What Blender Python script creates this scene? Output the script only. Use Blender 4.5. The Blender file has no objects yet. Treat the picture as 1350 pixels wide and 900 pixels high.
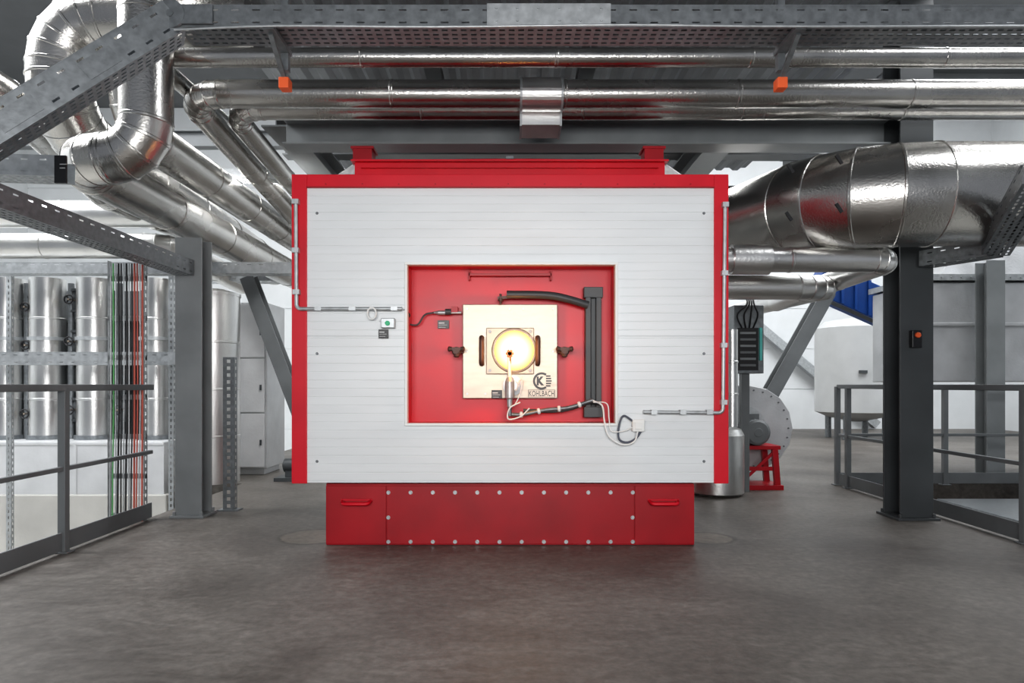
import bpy, math, random
from mathutils import Vector, Matrix
random.seed(7)
V=Vector
# survey helper: measured bearing (px,py in the 1350x900 photo) + real distance y -> world point
def W(px,py,y): return V(((px-672)/900*y, y, 1.1+(507-py)/900*y))
col=bpy.context.scene.collection
# ------------------------------------------------------------------ materials
def M(name,c,metal=0.,rough=.5,var=.12,vs=3.,bump=0,bs=60.,rv=.1,stretch=(1,1,1)):
    m=bpy.data.materials.new(name); m.use_nodes=True
    nt=m.node_tree; N=nt.nodes; L=nt.links; b=N['Principled BSDF']
    b.inputs['Metallic'].default_value=metal
    tc=N.new('ShaderNodeTexCoord'); mp=N.new('ShaderNodeMapping'); mp.inputs['Scale'].default_value=stretch
    L.new(tc.outputs['Object'],mp.inputs['Vector'])
    n=N.new('ShaderNodeTexNoise'); n.inputs['Scale'].default_value=vs; n.inputs['Detail'].default_value=5
    L.new(mp.outputs[0],n.inputs['Vector'])
    r=N.new('ShaderNodeValToRGB'); r.color_ramp.elements[0].position=.3; r.color_ramp.elements[1].position=.7
    r.color_ramp.elements[0].color=[x*(1-var) for x in c]+[1]; r.color_ramp.elements[1].color=[min(1,x*(1+var)) for x in c]+[1]
    L.new(n.outputs['Fac'],r.inputs[0]); L.new(r.outputs[0],b.inputs['Base Color'])
    mr=N.new('ShaderNodeMapRange'); mr.inputs['To Min'].default_value=max(.03,rough-rv); mr.inputs['To Max'].default_value=min(1,rough+rv)
    L.new(n.outputs['Fac'],mr.inputs['Value']); L.new(mr.outputs[0],b.inputs['Roughness'])
    if bump>0:
        v=N.new('ShaderNodeTexNoise'); v.inputs['Scale'].default_value=bs; v.inputs['Detail'].default_value=2
        L.new(tc.outputs['Object'],v.inputs['Vector'])
        bp=N.new('ShaderNodeBump'); bp.inputs['Strength'].default_value=bump; bp.inputs['Distance'].default_value=.01
        L.new(v.outputs['Fac'],bp.inputs['Height']); L.new(bp.outputs[0],b.inputs['Normal'])
    return m
def EM(name,c1,c2,s,rad):
    m=bpy.data.materials.new(name); m.use_nodes=True
    nt=m.node_tree; N=nt.nodes; L=nt.links; N.remove(N['Principled BSDF'])
    e=N.new('ShaderNodeEmission'); tc=N.new('ShaderNodeTexCoord'); g=N.new('ShaderNodeVectorMath'); g.operation='LENGTH'
    L.new(tc.outputs['Object'],g.inputs[0]); mr=N.new('ShaderNodeMapRange'); mr.inputs['From Max'].default_value=rad
    L.new(g.outputs['Value'],mr.inputs['Value']); r=N.new('ShaderNodeValToRGB')
    r.color_ramp.elements[0].color=c1+[1]; r.color_ramp.elements[0].position=.5; r.color_ramp.elements[1].color=c2+[1]
    L.new(mr.outputs[0],r.inputs[0]); L.new(r.outputs[0],e.inputs[0]); e.inputs[1].default_value=s
    L.new(e.outputs[0],N['Material Output'].inputs[0]); return m
alu=M('aluminium_cladding',(.52,.51,.49),1,.26,.14,2.5,.16,70,.08)
aluB=M('bright_aluminium_cladding',(.68,.68,.67),1,.34,.12,2,.16,50,.08)
galv=M('galvanised_steel',(.21,.225,.235),.6,.42,.18,25,.04,80)
galvL=M('light_galvanised_steel',(.46,.48,.49),.6,.42,.15,20,.03,80)
paint=M('grey_painted_steel',(.14,.15,.155),.0,.45,.12,3)
paintL=M('mid_grey_painted_steel',(.21,.225,.23),.0,.42,.12,3)
paintD=M('dark_grey_paint',(.06,.066,.07),.0,.45,.12,3)
red=M('red_paint',(.60,.004,.020),.0,.38,.10,2.5,.03,90,.06)
redD=M('deep_red_paint',(.36,.002,.010),.0,.42,.18,2.5,.03,90,.06)
white=M('white_sheet',(.74,.76,.77),.0,.33,.03,1.5,.0,10,.05,(1,1,8))
whiteP=M('white_plastic',(.8,.8,.78),0,.4,.03)
shellm=M('pale_grey_shell',(.52,.53,.53),.1,.4,.05)
black=M('black_rubber',(.015,.015,.017),0,.45,.1)
black2=M('black_label',(.01,.01,.012),0,.35,.05)
steel=M('brushed_stainless',(.38,.325,.27),.75,.40,.14,5,.03,120,.06,(1,1,6))
steelD=M('sight_plate_steel',(.33,.28,.23),.75,.42,.10,7,.03,120,.06)
green=M('green_cable',(.12,.4,.14),0,.5); redc=M('red_cable',(.45,.10,.07),0,.5); bluec=M('blue_paint',(.012,.08,.34),0,.4)
orange=M('orange_cap',(.72,.12,.03),0,.5); teal=M('teal_paint',(.1,.45,.42),0,.5); brownish=M('iron_bracket',(.10,.06,.05),.3,.5)
wallm=M('white_wall_panel',(.70,.72,.73),0,.6,.03); roofm=M('roof_sheet',(.13,.135,.14),0,.6,.1); deckm=M('deck_sheet',(.19,.20,.21),.2,.5,.12)
conc=M('plinth_concrete',(.58,.57,.54),0,.8,.14,1.5,.15,30)
cladw=M('pale_cladding',(.70,.71,.72),.35,.4,.08,3,.12,40)
cladg=M('dull_cladding',(.50,.51,.52),.5,.42,.12,3,.2,40)
glow=EM('furnace_glow',[1,.80,.40],[1,.36,.05],2.6,.148)
def floor_mat():
    m=M('concrete_floor',(.2,.19,.18),0,.5)
    nt=m.node_tree; N=nt.nodes; L=nt.links; b=N['Principled BSDF']
    for l in list(b.inputs['Base Color'].links): L.remove(l)
    for l in list(b.inputs['Roughness'].links): L.remove(l)
    tc=N.new('ShaderNodeTexCoord')
    def noise(s,d,rg,di,st=(1,1,1)):
        mp=N.new('ShaderNodeMapping'); mp.inputs['Scale'].default_value=st; L.new(tc.outputs['Object'],mp.inputs[0])
        a=N.new('ShaderNodeTexNoise'); a.inputs['Scale'].default_value=s; a.inputs['Detail'].default_value=d; a.inputs['Roughness'].default_value=rg; a.inputs['Distortion'].default_value=di; L.new(mp.outputs[0],a.inputs[0]); return a
    def ramp(src,p0,c0,p1,c1):
        r=N.new('ShaderNodeValToRGB'); e=r.color_ramp.elements; e[0].position=p0; e[0].color=(*c0,1); e[1].position=p1; e[1].color=(*c1,1); L.new(src,r.inputs[0]); return r.outputs[0]
    def mul(x,y):
        mx=N.new('ShaderNodeMix'); mx.data_type='RGBA'; mx.blend_type='MULTIPLY'; mx.inputs[0].default_value=1; L.new(x,mx.inputs[6]); L.new(y,mx.inputs[7]); return mx.outputs[2]
    a=noise(.8,9,.65,.8); c=noise(22,8,.6,0); d=noise(3.2,10,.7,2.2,(1,2.2,1))
    o=ramp(a.outputs['Fac'],.34,(.082,.072,.064),.66,(.160,.148,.134))
    o=mul(o,ramp(c.outputs['Fac'],.3,(.74,.74,.74),.7,(1.2,1.2,1.2)))
    o=mul(o,ramp(d.outputs['Fac'],.42,(.80,.785,.77),.6,(1.10,1.10,1.10)))
    for (cx,cy,R) in ((-1.42,4.95,.24),(1.42,4.9,.18)):
        vm=N.new('ShaderNodeVectorMath'); vm.operation='DISTANCE'; L.new(tc.outputs['Object'],vm.inputs[0]); vm.inputs[1].default_value=(cx,cy,0)
        ad=N.new('ShaderNodeMath'); ad.operation='MULTIPLY_ADD'; L.new(d.outputs['Fac'],ad.inputs[0]); ad.inputs[1].default_value=.09; L.new(vm.outputs['Value'],ad.inputs[2])
        r=N.new('ShaderNodeValToRGB'); e=r.color_ramp.elements; R2=R+.045
        e[0].position=R2-.02; e[0].color=(1.35,1.3,1.2,1); e[1].position=R2+.03; e[1].color=(1,1,1,1)
        k=r.color_ramp.elements.new(R2); k.color=(.5,.47,.43,1); L.new(ad.outputs[0],r.inputs[0]); o=mul(o,r.outputs[0])
    L.new(o,b.inputs['Base Color'])
    mr=N.new('ShaderNodeMapRange'); mr.inputs['To Min'].default_value=.3; mr.inputs['To Max'].default_value=.7
    L.new(d.outputs['Fac'],mr.inputs['Value']); L.new(mr.outputs[0],b.inputs['Roughness'])
    bp=N.new('ShaderNodeBump'); bp.inputs['Strength'].default_value=.12; bp.inputs['Distance'].default_value=.01
    L.new(c.outputs['Fac'],bp.inputs['Height']); L.new(bp.outputs[0],b.inputs['Normal'])
    return m
floorm=floor_mat()
# ------------------------------------------------------------------ mesh builder
WL={}
def frame(t,up=None):
    t=t.normalized(); up=V(up) if up is not None else V((0,0,1))
    if abs(t.dot(up))>.98: up=V((0,1,0)) if abs(t.y)<.9 else V((1,0,0))
    s=t.cross(up).normalized(); return s,s.cross(t).normalized()
class MB:
    def __init__(s): s.v=[]; s.f=[]; s.m=[]; s.s=[]
    def add(s,vs,fs,mat=0,sm=False):
        o=len(s.v); s.v+=[V(x) for x in vs]
        for f in fs: s.f.append([o+i for i in f]); s.m.append(mat); s.s.append(sm)
        return s
    def box(s,x0,x1,y0,y1,z0,z1,mat=0):
        return s.add([(x0,y0,z0),(x1,y0,z0),(x1,y1,z0),(x0,y1,z0),(x0,y0,z1),(x1,y0,z1),(x1,y1,z1),(x0,y1,z1)],
          [(0,3,2,1),(4,5,6,7),(0,1,5,4),(1,2,6,5),(2,3,7,6),(3,0,4,7)],mat)
    def prof(s,a,b,poly,up=None,mat=0):
        a=V(a);b=V(b); sd,u=frame(b-a,up); n=len(poly)
        vs=[a+sd*x+u*y for x,y in poly]+[b+sd*x+u*y for x,y in poly]
        s.add(vs,[(i,(i+1)%n,n+(i+1)%n,n+i) for i in range(n)]+[tuple(range(n))[::-1],tuple(range(n,2*n))],mat); return s
    def bar(s,a,b,w,h,up=None,mat=0): return s.prof(a,b,[(-w/2,-h/2),(w/2,-h/2),(w/2,h/2),(-w/2,h/2)],up,mat)
    def hbeam(s,a,b,w,h,up=None,tf=.016,tw=.012,mat=0):
        P=[(-w/2,-h/2),(w/2,-h/2),(w/2,-h/2+tf),(tw/2,-h/2+tf),(tw/2,h/2-tf),(w/2,h/2-tf),(w/2,h/2),(-w/2,h/2),(-w/2,h/2-tf),(-tw/2,h/2-tf),(-tw/2,-h/2+tf),(-w/2,-h/2+tf)]
        return s.prof(a,b,P,up,mat)
    def rings(s,st,n=24,mat=0,cap=True):
        t0=st[0][1].normalized(); sd,u=frame(t0); prev=t0; R=[]
        for p,t,r in st:
            t=t.normalized(); q=prev.rotation_difference(t); sd=q@sd; u=q@u; prev=t
            R.append([p+(sd*math.cos(2*math.pi*i/n)+u*math.sin(2*math.pi*i/n))*r for i in range(n)])
        for A,B in zip(R,R[1:]): s.add(A+B,[(i,(i+1)%n,n+(i+1)%n,n+i) for i in range(n)],mat,True)
        if cap: s.add(R[0],[tuple(range(n))[::-1]],mat); s.add(R[-1],[tuple(range(n))],mat)
        return s
    def cyl(s,a,b,r,n=24,mat=0,r2=None,cap=True):
        a=V(a);b=V(b); return s.rings([(a,b-a,r),(b,b-a,r if r2 is None else r2)],n,mat,cap)
    def lathe(s,a,d,prof,n=28,mat=0):
        a=V(a); d=V(d).normalized(); return s.rings([(a+d*h,d,max(r,1e-4)) for h,r in prof],n,mat,True)
    def tube(s,pts,r,n=10,mat=0):
        pts=[V(p) for p in pts]; k=len(pts); T=[]
        for i in range(k): T.append((pts[min(i+1,k-1)]-pts[max(i-1,0)]).normalized())
        sd,u=frame(T[0]); prev=T[0]; vs=[]
        for p,t in zip(pts,T):
            q=prev.rotation_difference(t); sd=q@sd; u=q@u; prev=t
            vs+=[p+(sd*math.cos(2*math.pi*i/n)+u*math.sin(2*math.pi*i/n))*r for i in range(n)]
        fs=[(j*n+i,j*n+(i+1)%n,(j+1)*n+(i+1)%n,(j+1)*n+i) for j in range(k-1) for i in range(n)]
        s.add(vs,fs,mat,True); s.add(vs[:n],[tuple(range(n))[::-1]],mat); s.add(vs[-n:],[tuple(range(n))],mat); return s
    def perf(s,o,u,v,L,Wd,rows,hl=.05,pitch=.08,mat=0):
        o=V(o); vb=[0]
        for a,b in rows: vb+=[a*Wd,b*Wd]
        vb.append(Wd)
        def q(u0,u1,v0,v1): s.add([o+u*u0+v*v0,o+u*u1+v*v0,o+u*u1+v*v1,o+u*u0+v*v1],[(0,1,2,3)],mat)
        x=0
        while x<L-1e-4:
            g=min(x+pitch-hl,L); q(x,g,0,Wd); x=g
            if x>=L-1e-4: break
            h=min(x+hl,L)
            for i in range(0,len(vb)-1,2): q(x,h,vb[i],vb[i+1])
            x=h
        return s
    def tray(s,a,b,w,h,up=None,mat=0,hl=.04,pitch=.085):
        a=V(a);b=V(b); L=(b-a).length; u=(b-a).normalized(); sd,upv=frame(u,up)
        s.perf(a-sd*w/2,u,sd,L,w,[(.12,.2),(.35,.43),(.57,.65),(.8,.88)],hl*.75,pitch*.6,mat)
        for k in (-1,1):
            s.perf(a+sd*k*w/2,u,upv,L,h,[(.18,.25),(.75,.82)],hl,pitch*1.3,mat)
            s.bar(a+sd*k*(w/2-.006)+upv*h,b+sd*k*(w/2-.006)+upv*h,.014,.006,upv,mat)
        return s
    def obj(s,name,mats,parent=None,label=None,cat=None,bevel=0.,kind=None,group=None,origin=None):
        if not isinstance(mats,(list,tuple)): mats=[mats]
        xs=[p.x for p in s.v]; ys=[p.y for p in s.v]; zs=[p.z for p in s.v]
        c=V(origin) if origin is not None else V(((min(xs)+max(xs))/2,(min(ys)+max(ys))/2,(min(zs)+max(zs))/2))
        me=bpy.data.meshes.new(name); me.from_pydata([tuple(p-c) for p in s.v],[],s.f); me.update()
        for m in mats: me.materials.append(m)
        me.polygons.foreach_set('material_index',s.m); me.polygons.foreach_set('use_smooth',s.s)
        o=bpy.data.objects.new(name,me); col.objects.link(o)
        return fin(o,c,parent,label,cat,bevel,kind,group)
def fin(o,c,parent=None,label=None,cat=None,bevel=0,kind=None,group=None):
    c=V(c); WL[o.name]=c
    if parent: o.parent=parent; o.location=c-WL[parent.name]
    else: o.location=c
    if label: o['label']=label
    if cat and not parent: o['category']=cat
    if kind: o['kind']=kind
    if group: o['group']=group
    if bevel:
        b=o.modifiers.new('bevel','BEVEL'); b.width=bevel; b.segments=2; b.limit_method='ANGLE'; b.angle_limit=math.radians(40)
    return o
def thing(name,loc,label,cat,group=None):
    e=bpy.data.objects.new(name,None); e.empty_display_size=.1; col.objects.link(e)
    return fin(e,loc,None,label,cat,0,None,group)
def smooth(pts,n=8):
    pts=[V(p) for p in pts]; P=[pts[0]*2-pts[1]]+pts+[pts[-1]*2-pts[-2]]; out=[]
    for i in range(1,len(P)-2):
        a,b,c,d=P[i-1:i+3]
        for k in range(n):
            t=k/n; out.append(.5*((2*b)+(c-a)*t+(2*a-5*b+4*c-d)*t*t+(3*b-a-3*c+d)*t**3))
    return out+[pts[-1]]
def round_path(pts,R,n=8):
    pts=[V(p) for p in pts]; out=[pts[0]]
    for i in range(1,len(pts)-1):
        p=pts[i]; a=(pts[i-1]-p); b=(pts[i+1]-p); la,lb=a.length,b.length; a/=la; b/=lb
        ang=a.angle(b); dev=math.pi-ang
        if dev<.05: out.append(p); continue
        d=min(R*math.tan(dev/2),la*.48 if i>1 else la*.95,lb*.48 if i<len(pts)-2 else lb*.95); Rr=d/math.tan(dev/2)
        c=p+(a+b).normalized()*(Rr/math.sin(ang/2)); s0=p+a*d-c; ax=s0.cross(p+b*d-c).normalized()
        for k in range(n+1): out.append(c+Matrix.Rotation(dev*k/n,3,ax)@s0)
    out.append(pts[-1]); return out
def duct_mesh(mb,pts,r,R=None,seam=1.0,nseg=4,n=32,mat=0,e=.005,bw=.012,rad=None):
    R=R or r*1.9; P=round_path(pts,R,nseg); Q=[P[0]]
    for a,b in zip(P,P[1:]):
        L=(b-a).length; k=max(1,int(round(L/seam)))
        Q+=[a+(b-a)*(j/k) for j in range(1,k+1)]
    st=[]
    tot=sum((b-a).length for a,b in zip(Q,Q[1:])); acc=0
    for i,p in enumerate(Q):
        t0=(p-Q[i-1]).normalized() if i else (Q[1]-p).normalized(); t1=(Q[i+1]-p).normalized() if i<len(Q)-1 else t0
        if i: acc+=(p-Q[i-1]).length
        rr=rad(acc/tot) if rad else r
        t=(t0+t1).normalized()
        if i==0: st.append((p,t,rr)); continue
        st+= [(p-t0*bw,t,rr),(p-t0*bw*.6,t,rr+e),(p+t1*bw*.6,t,rr+e),(p+t1*bw,t,rr)] if i<len(Q)-1 else [(p,t,rr)]
    mb.rings(st,n,mat); return mb
def duct(name,pts,r,label,cat='pipe',mat=None,**k):
    g=k.pop('group',None)
    return duct_mesh(MB(),pts,r,**k).obj(name,mat or alu,label=label,cat=cat,group=g)
def text(name,body,w,h,loc,mat,parent,off=.02,sp=1.0):
    cu=bpy.data.curves.new('t','FONT'); cu.body=body; cu.size=1; cu.align_x='CENTER'; cu.align_y='CENTER'; cu.offset=off; cu.space_character=sp
    o=bpy.data.objects.new('t',cu); col.objects.link(o); bpy.context.view_layer.update()
    me=bpy.data.meshes.new_from_object(o.evaluated_get(bpy.context.evaluated_depsgraph_get()))
    bpy.data.objects.remove(o); me.materials.clear(); me.materials.append(mat)
    xs=[v.co.x for v in me.vertices]; ys=[v.co.y for v in me.vertices]
    cx,cy=(min(xs)+max(xs))/2,(min(ys)+max(ys))/2; sx=w/(max(xs)-min(xs)); sy=h/(max(ys)-min(ys))
    for v in me.vertices: v.co=V(((v.co.x-cx)*sx,0,(v.co.y-cy)*sy))
    q=bpy.data.objects.new(name,me); col.objects.link(q); return fin(q,loc,parent)
# ------------------------------------------------------------------ setting
mb=MB(); 
P=[(-2.98,-4),(3.66,-4),(3.66,7.6),(12,7.6),(12,17),(-3.75,17),(-3.75,7.6),(-2.98,7.6)]
mb.add([(x,y,0) for x,y in P],[tuple(range(8))])
mb.add([(x,y,0) for x,y in P]+[(x,y,-.22) for x,y in P],[(i,8+i,8+(i+1)%8,(i+1)%8) for i in range(8)]+[tuple(range(15,7,-1))])
mb.obj('floor',floorm,kind='structure',origin=(0,0,0))
MB().box(-12,12,-4,17,-2.1,-2).obj('floor',conc,kind='structure')
def ribwall(mb,x0,x1,y,z0,z1,dz=1.0):
    z=z0
    while z<z1:
        t=min(z+dz,z1); mb.box(x0,x1,y,y+.1,z,t-.02); mb.box(x0,x1,y+.02,y+.1,t-.02,t); z=t
mb=MB(); ribwall(mb,-12,12,17,-2,8); mb.obj('wall_back',wallm,kind='structure')
MB().box(-12.1,-12,-4,17,-2,8).obj('wall_left',wallm,kind='structure')
MB().box(12,12.1,-4,17,-2,8).obj('wall_right',wallm,kind='structure')
MB().box(-12.1,12.1,-4,17.1,8,8.15).obj('ceiling',roofm,kind='structure')
# ------------------------------------------------------------------ furnace
Y=4.6
def X(px,y=Y): return (px-672)/900*y
def Z(py,y=Y): return 1.1+(507-py)/900*y
fur=thing('biomass_furnace',(0,4.69,0),'large red and white industrial furnace with glowing sight glass','furnace')
mb=MB(); pr=[(-1.36,.42),(1.36,.42),(1.36,2.55),(1.14,2.70),(-1.14,2.70),(-1.36,2.55)]
mb.add([(x,4.95,z) for x,z in pr]+[(x,7.9,z) for x,z in pr],[(i,(i+1)%6,6+(i+1)%6,6+i) for i in range(6)]+[tuple(range(6))[::-1],tuple(range(6,12))])
mb.obj('body',aluB,fur,'silver metal clad furnace body',bevel=.008)
mb=MB(); x0,x1,xa,xb=X(385),X(960),X(405),X(941); z0,z1,zt=Z(637),Z(230),Z(248)
mb.box(x0,xa,Y-.01,Y+.05,z0,z1-.001); mb.box(xb,x1,Y-.01,Y+.05,z0,z1-.001); mb.box(xa,xb,Y-.01,Y+.05,zt,z1-.001)
mb.box(x0,x0+.012,Y+.05,Y+.3,z0,z1); mb.box(x1-.012,x1,Y+.05,Y+.3,z0,z1); mb.box(x0,x1,Y+.05,Y+.3,z1-.012,z1)
mb.box(x0,x1,Y+.05,Y+.2,z0,z0+.012)
mb.obj('front_frame',red,fur,'bright red painted frame',bevel=.004)
MB().bar((xa,Y-.018,zt+.002),(xb,Y-.018,zt+.002),.012,.008).obj('trim_strip',redD,fur)
ox0,ox1,oz0,oz1=X(534),X(814),Z(561),Z(346)
zs=Z(443)
def ribs(mb,xa,xb,za,zb,y=Y,p=.0565):
    k=math.floor(za/p)
    pts=[(za,y)]
    z=(k+1)*p; j=k+1
    while z<zb-.004:
        g=.0024 if j%4==0 else .0014
        if z>za+.006: pts+=[(z-.004,y),(z-.002,y+g),(z+.002,y+g),(z+.004,y)]
        z+=p; j+=1
    pts.append((zb,y))
    for (a,ya),(b,yb) in zip(pts,pts[1:]): mb.add([(xa,ya,a),(xb,ya,a),(xb,yb,b),(xa,yb,b)],[(0,1,2,3)])
mb=MB()
for a,b in ((xa,ox0),(ox1,xb)):
    ribs(mb,a,b,z0+.005,zs-.002); ribs(mb,a,b,zs+.002,zt)
ribs(mb,ox0,ox1,z0+.005,oz0); ribs(mb,ox0,ox1,oz1,zt)
mb.box(xa,ox0,Y+.008,Y+.04,z0+.005,zt); mb.box(ox1,xb,Y+.008,Y+.04,z0+.005,zt); mb.box(ox0,ox1,Y+.008,Y+.04,z0+.005,oz0); mb.box(ox0,ox1,Y+.008,Y+.04,oz1,zt)
mb.obj('sheet_panel',white,fur,'white horizontally ribbed sheet metal panel')
for px,py in ((418,281),(928,281),(418,466),(928,466),(418,608),(928,608)):
    p=W(px,py,Y); MB().lathe((p.x,Y+.001,p.z),(0,-1,0),[(0,.010),(.003,.010),(.0031,.007),(.009,.005)],12).obj('screw',galv,fur)
for k in range(11):
    x=X(430+k*48); MB().lathe((x,Y-.009,Z(243)),(0,-1,0),[(0,.005),(.005,.004)],8).obj('rivet',redD,fur)
mb=MB(); t=.018
for a,b,c,d in ((ox0,ox1,oz1-t,oz1),(ox0,ox1,oz0,oz0+t),(ox0,ox0+t,oz0+t,oz1-t),(ox1-t,ox1,oz0+t,oz1-t)): mb.box(a,b,Y-.022,Y+.05,c,d)
mb.obj('opening_trim',whiteP,fur,'white sheet edging around the opening',bevel=.003)
YB=4.78; a0,a1,b0,b1=ox0+t,ox1-t,oz0+t,oz1-t
mb=MB(); mb.box(a0-.01,a1+.01,YB,YB+.02,b0-.01,b1+.01)
mb.box(a0-.01,a0,Y+.04,YB,b0,b1); mb.box(a1,a1+.01,Y+.04,YB,b0,b1); mb.box(a0,a1,Y+.04,YB,b0-.01,b0); mb.box(a0,a1,Y+.04,YB,b1,b1+.01)
mb.obj('recess',red,fur,'red painted recess')
def B(mb,px0,px1,py0,py1,ya,yb,mat=0):
    return mb.box(X(px0,ya),X(px1,ya),ya,yb,Z(py1,ya),Z(py0,ya),mat)
mb=MB(); p0=W(618,362,4.74); p1=W(727,362,4.74)
mb.bar(p0,p1,.03,.022); mb.box(p0.x,p0.x+.01,4.725,YB,p0.z-.04,p0.z+.03); mb.box(p1.x-.01,p1.x,4.725,YB,p0.z-.04,p0.z+.03)
mb.obj('grab_rail',redD,fur,bevel=.002)
door=MB(); B(door,610,735,401,525,4.72,YB-.01)
door=door.obj('inspection_door',steel,fur,'square stainless steel inspection door',bevel=.004)
mb=MB(); B(mb,641,704,432,493,4.695,4.72); mb.obj('sight_plate',steelD,door,bevel=.004)
for k in range(8):
    px,py=[(616,407),(672,407),(729,407),(616,463),(729,463),(616,519),(640,519),(690,407)][k]
    p=W(px,py,4.72); MB().lathe((p.x,4.72,p.z),(0,-1,0),[(0,.008),(.004,.007)],10).obj('rivet',galvL,door)
gc=W(678,462,4.70); 
MB().lathe((gc.x,4.70,gc.z),(0,-1,0),[(0,.156),(.006,.156),(.010,.150),(.012,.138)],40).obj('glass_rim',steel,door)
gl=MB().lathe((gc.x,4.695,gc.z),(0,-1,0),[(0,.137),(.010,.137),(.022,.12),(.030,.09),(.034,.05),(.035,.0)],40).obj('sight_glass',glow,door,'round glowing yellow sight glass',origin=(gc.x,4.655,gc.z))
for px,py in ((646,437),(699,437),(646,488),(699,488)):
    p=W(px,py,4.695); MB().lathe((p.x,4.695,p.z),(0,-1,0),[(0,.012),(.01,.012)],6).obj('bolt',galv,door)
for px in (635,709):
    p=W(px,462,4.69); mb=MB(); mb.tube(round_path([(p.x,4.72,p.z+.09),(p.x,4.66,p.z+.09),(p.x,4.66,p.z-.09),(p.x,4.72,p.z-.09)],.03,6),.017,10); mb.obj('handle',brownish,door)
for px,sg in ((602,-1),(744,1)):
    p=W(px,463,4.68); mb=MB()
    mb.cyl((p.x,YB,p.z),(p.x,4.63,p.z),.018,12); mb.lathe((p.x,4.69,p.z),(0,-1,0),[(0,.032),(.02,.032),(.03,.024),(.05,.024)],12)
    for an in (0,180,270):
        d=V((math.cos(math.radians(an)),0,math.sin(math.radians(an)))); c=V((p.x,4.65,p.z+.015)); mb.bar(c,c+d*.04,.022,.022); mb.lathe(c+d*.03,d,[(0,.015),(.02,.020),(.028,.010)],10)
    mb.bar((p.x,4.705,p.z),(p.x-sg*.05,4.705,p.z),.03,.02)
    mb.obj('clamp_knob',brownish,fur)
hin=MB(); B(hin,772,779,378,550,4.70,YB); B(hin,786,793,378,550,4.70,YB); B(hin,779,786,378,550,4.74,YB)
B(hin,770,795,378,392,4.695,YB); B(hin,770,795,536,550,4.695,YB)
hin=hin.obj('hinge_post',paintD,fur,'dark grey hinge column',bevel=.003)
arm=[W(668,388,4.68),W(720,389,4.68),W(748,394,4.68),W(775,402,4.69)]
MB().tube(smooth(arm,6),.027,12).obj('swing_arm',paintD,fur,'dark grey curved swing arm')
lo=[W(790,532,4.67),W(778,530,4.66),W(740,541,4.66),W(690,541,4.66)]
mb=MB(); mb.tube(smooth(lo,6),.013,10)
mb.obj('lower_arm',paintD,fur)
mb=MB(); p=W(660,393,4.68); mb.cyl((p.x,4.68,p.z+.03),(p.x,4.68,p.z-.04),.008,10); mb.lathe((p.x,4.68,p.z-.02),(0,0,1),[(0,.018),(.02,.018)],6); mb.bar((p.x-.02,4.68,p.z),(p.x+.09,4.68,p.z+.012),.02,.02); mb.obj('arm_bolt',brownish,fur)
sc=thing('flame_camera',W(674,505,4.62),'steel flame monitoring camera clamped below the glowing sight glass','camera')
MB().cyl(W(672,497,4.64),W(671,468,4.65),.013,12).obj('lens_tube',whiteP,sc)
mb=MB(); 
for an in (0,60,120):
    d=V((math.cos(math.radians(an)),0,math.sin(math.radians(an))))*.027; q=W(672,466,4.64); mb.bar(q-d,q+d,.018,.016,(0,1,0))
mb.cyl(W(672,467,4.645),W(672,480,4.645),.010,8)
mb.obj('lens_bracket',brownish,sc)
q=W(676,508,4.70)
MB().lathe((q.x,4.70,q.z),(0,-1,0),[(0,.068),(.02,.068),(.022,.05),(.05,.05),(.052,.035),(.07,.033)],28).obj('camera_flange',galvL,sc)
MB().lathe(W(672,497,4.62),(0,0,-1),[(0,.02),(.03,.032),(.14,.032),(.15,.02),(.20,.018)],20).obj('camera_body',galvL,sc)
MB().cyl(W(672,522,4.62),W(672,548,4.62),.014,12).obj('cable_gland',galv,sc)
con=thing('cable_conduit',W(730,540,4.64),'silver flexible conduit with white collars carrying camera cables','conduit')
cp=smooth([W(674,546,4.63),W(690,546,4.63),W(720,540,4.63),W(750,537,4.63),W(782,527,4.63)],8)
mb=MB(); mb.tube(cp,.013,10); mb.obj('hose',galv,con)
for i in (6,13,20,27): 
    d=(cp[i+1]-cp[i]).normalized(); MB().lathe(cp[i],d,[(0,.014),(.004,.021),(.018,.021),(.022,.014)],14).obj('collar',whiteP,con)
def cable(pts,r,m,label,name='cable',g=None,n=8): return MB().tube(smooth(pts,n),r,8).obj(name,m,label=label,cat='cable',group=g)
cable([W(782,528,4.62),W(794,535,4.6),W(797,556,4.57),W(803,575,4.56),W(820,586,4.56),W(836,582,4.56),W(841,568,4.56)],.006,whiteP,'white cable looping down to the junction box')
cable([W(782,530,4.61),W(800,532,4.58),W(803,552,4.57),W(806,568,4.56),W(822,568,4.56),W(836,562,4.56)],.004,whiteP,'thin white cable looping to the junction box')
cable([W(836,556,4.57),W(822,548,4.57),W(816,562,4.565),W(816,578,4.565),W(826,583,4.565),W(838,578,4.565),W(846,567,4.57)],.007,M('slate_cable',(.09,.1,.13),0,.5),'dark slate cable loop below the junction box')
cable([W(686,530,4.6),W(672,538,4.6),W(670,552,4.6),W(686,549,4.6),W(698,538,4.6)],.005,whiteP,'white cable loop by the flame camera')
cable([W(680,515,4.62),W(688,498,4.6),W(686,518,4.6),W(678,535,4.61)],.004,whiteP,'short white lead beside the flame camera')
jb=thing('junction_box',W(842,561,4.58),'small white plastic junction box on the furnace panel','box')
mb=MB(); B(mb,834,850,553,569,4.55,4.6); mb.obj('housing',whiteP,jb,bevel=.006)
mb=MB(); B(mb,837,847,556,566,4.543,4.55); mb.obj('lid',whiteP,jb,bevel=.003)
def pipe_run(pts,r): return MB().tube(round_path([V(p) for p in pts],.03,5),r,10)
tl=thing('panel_conduit',W(391,407,4.57),'thin grey cable conduit clipped along the furnace edge','conduit')
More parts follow.
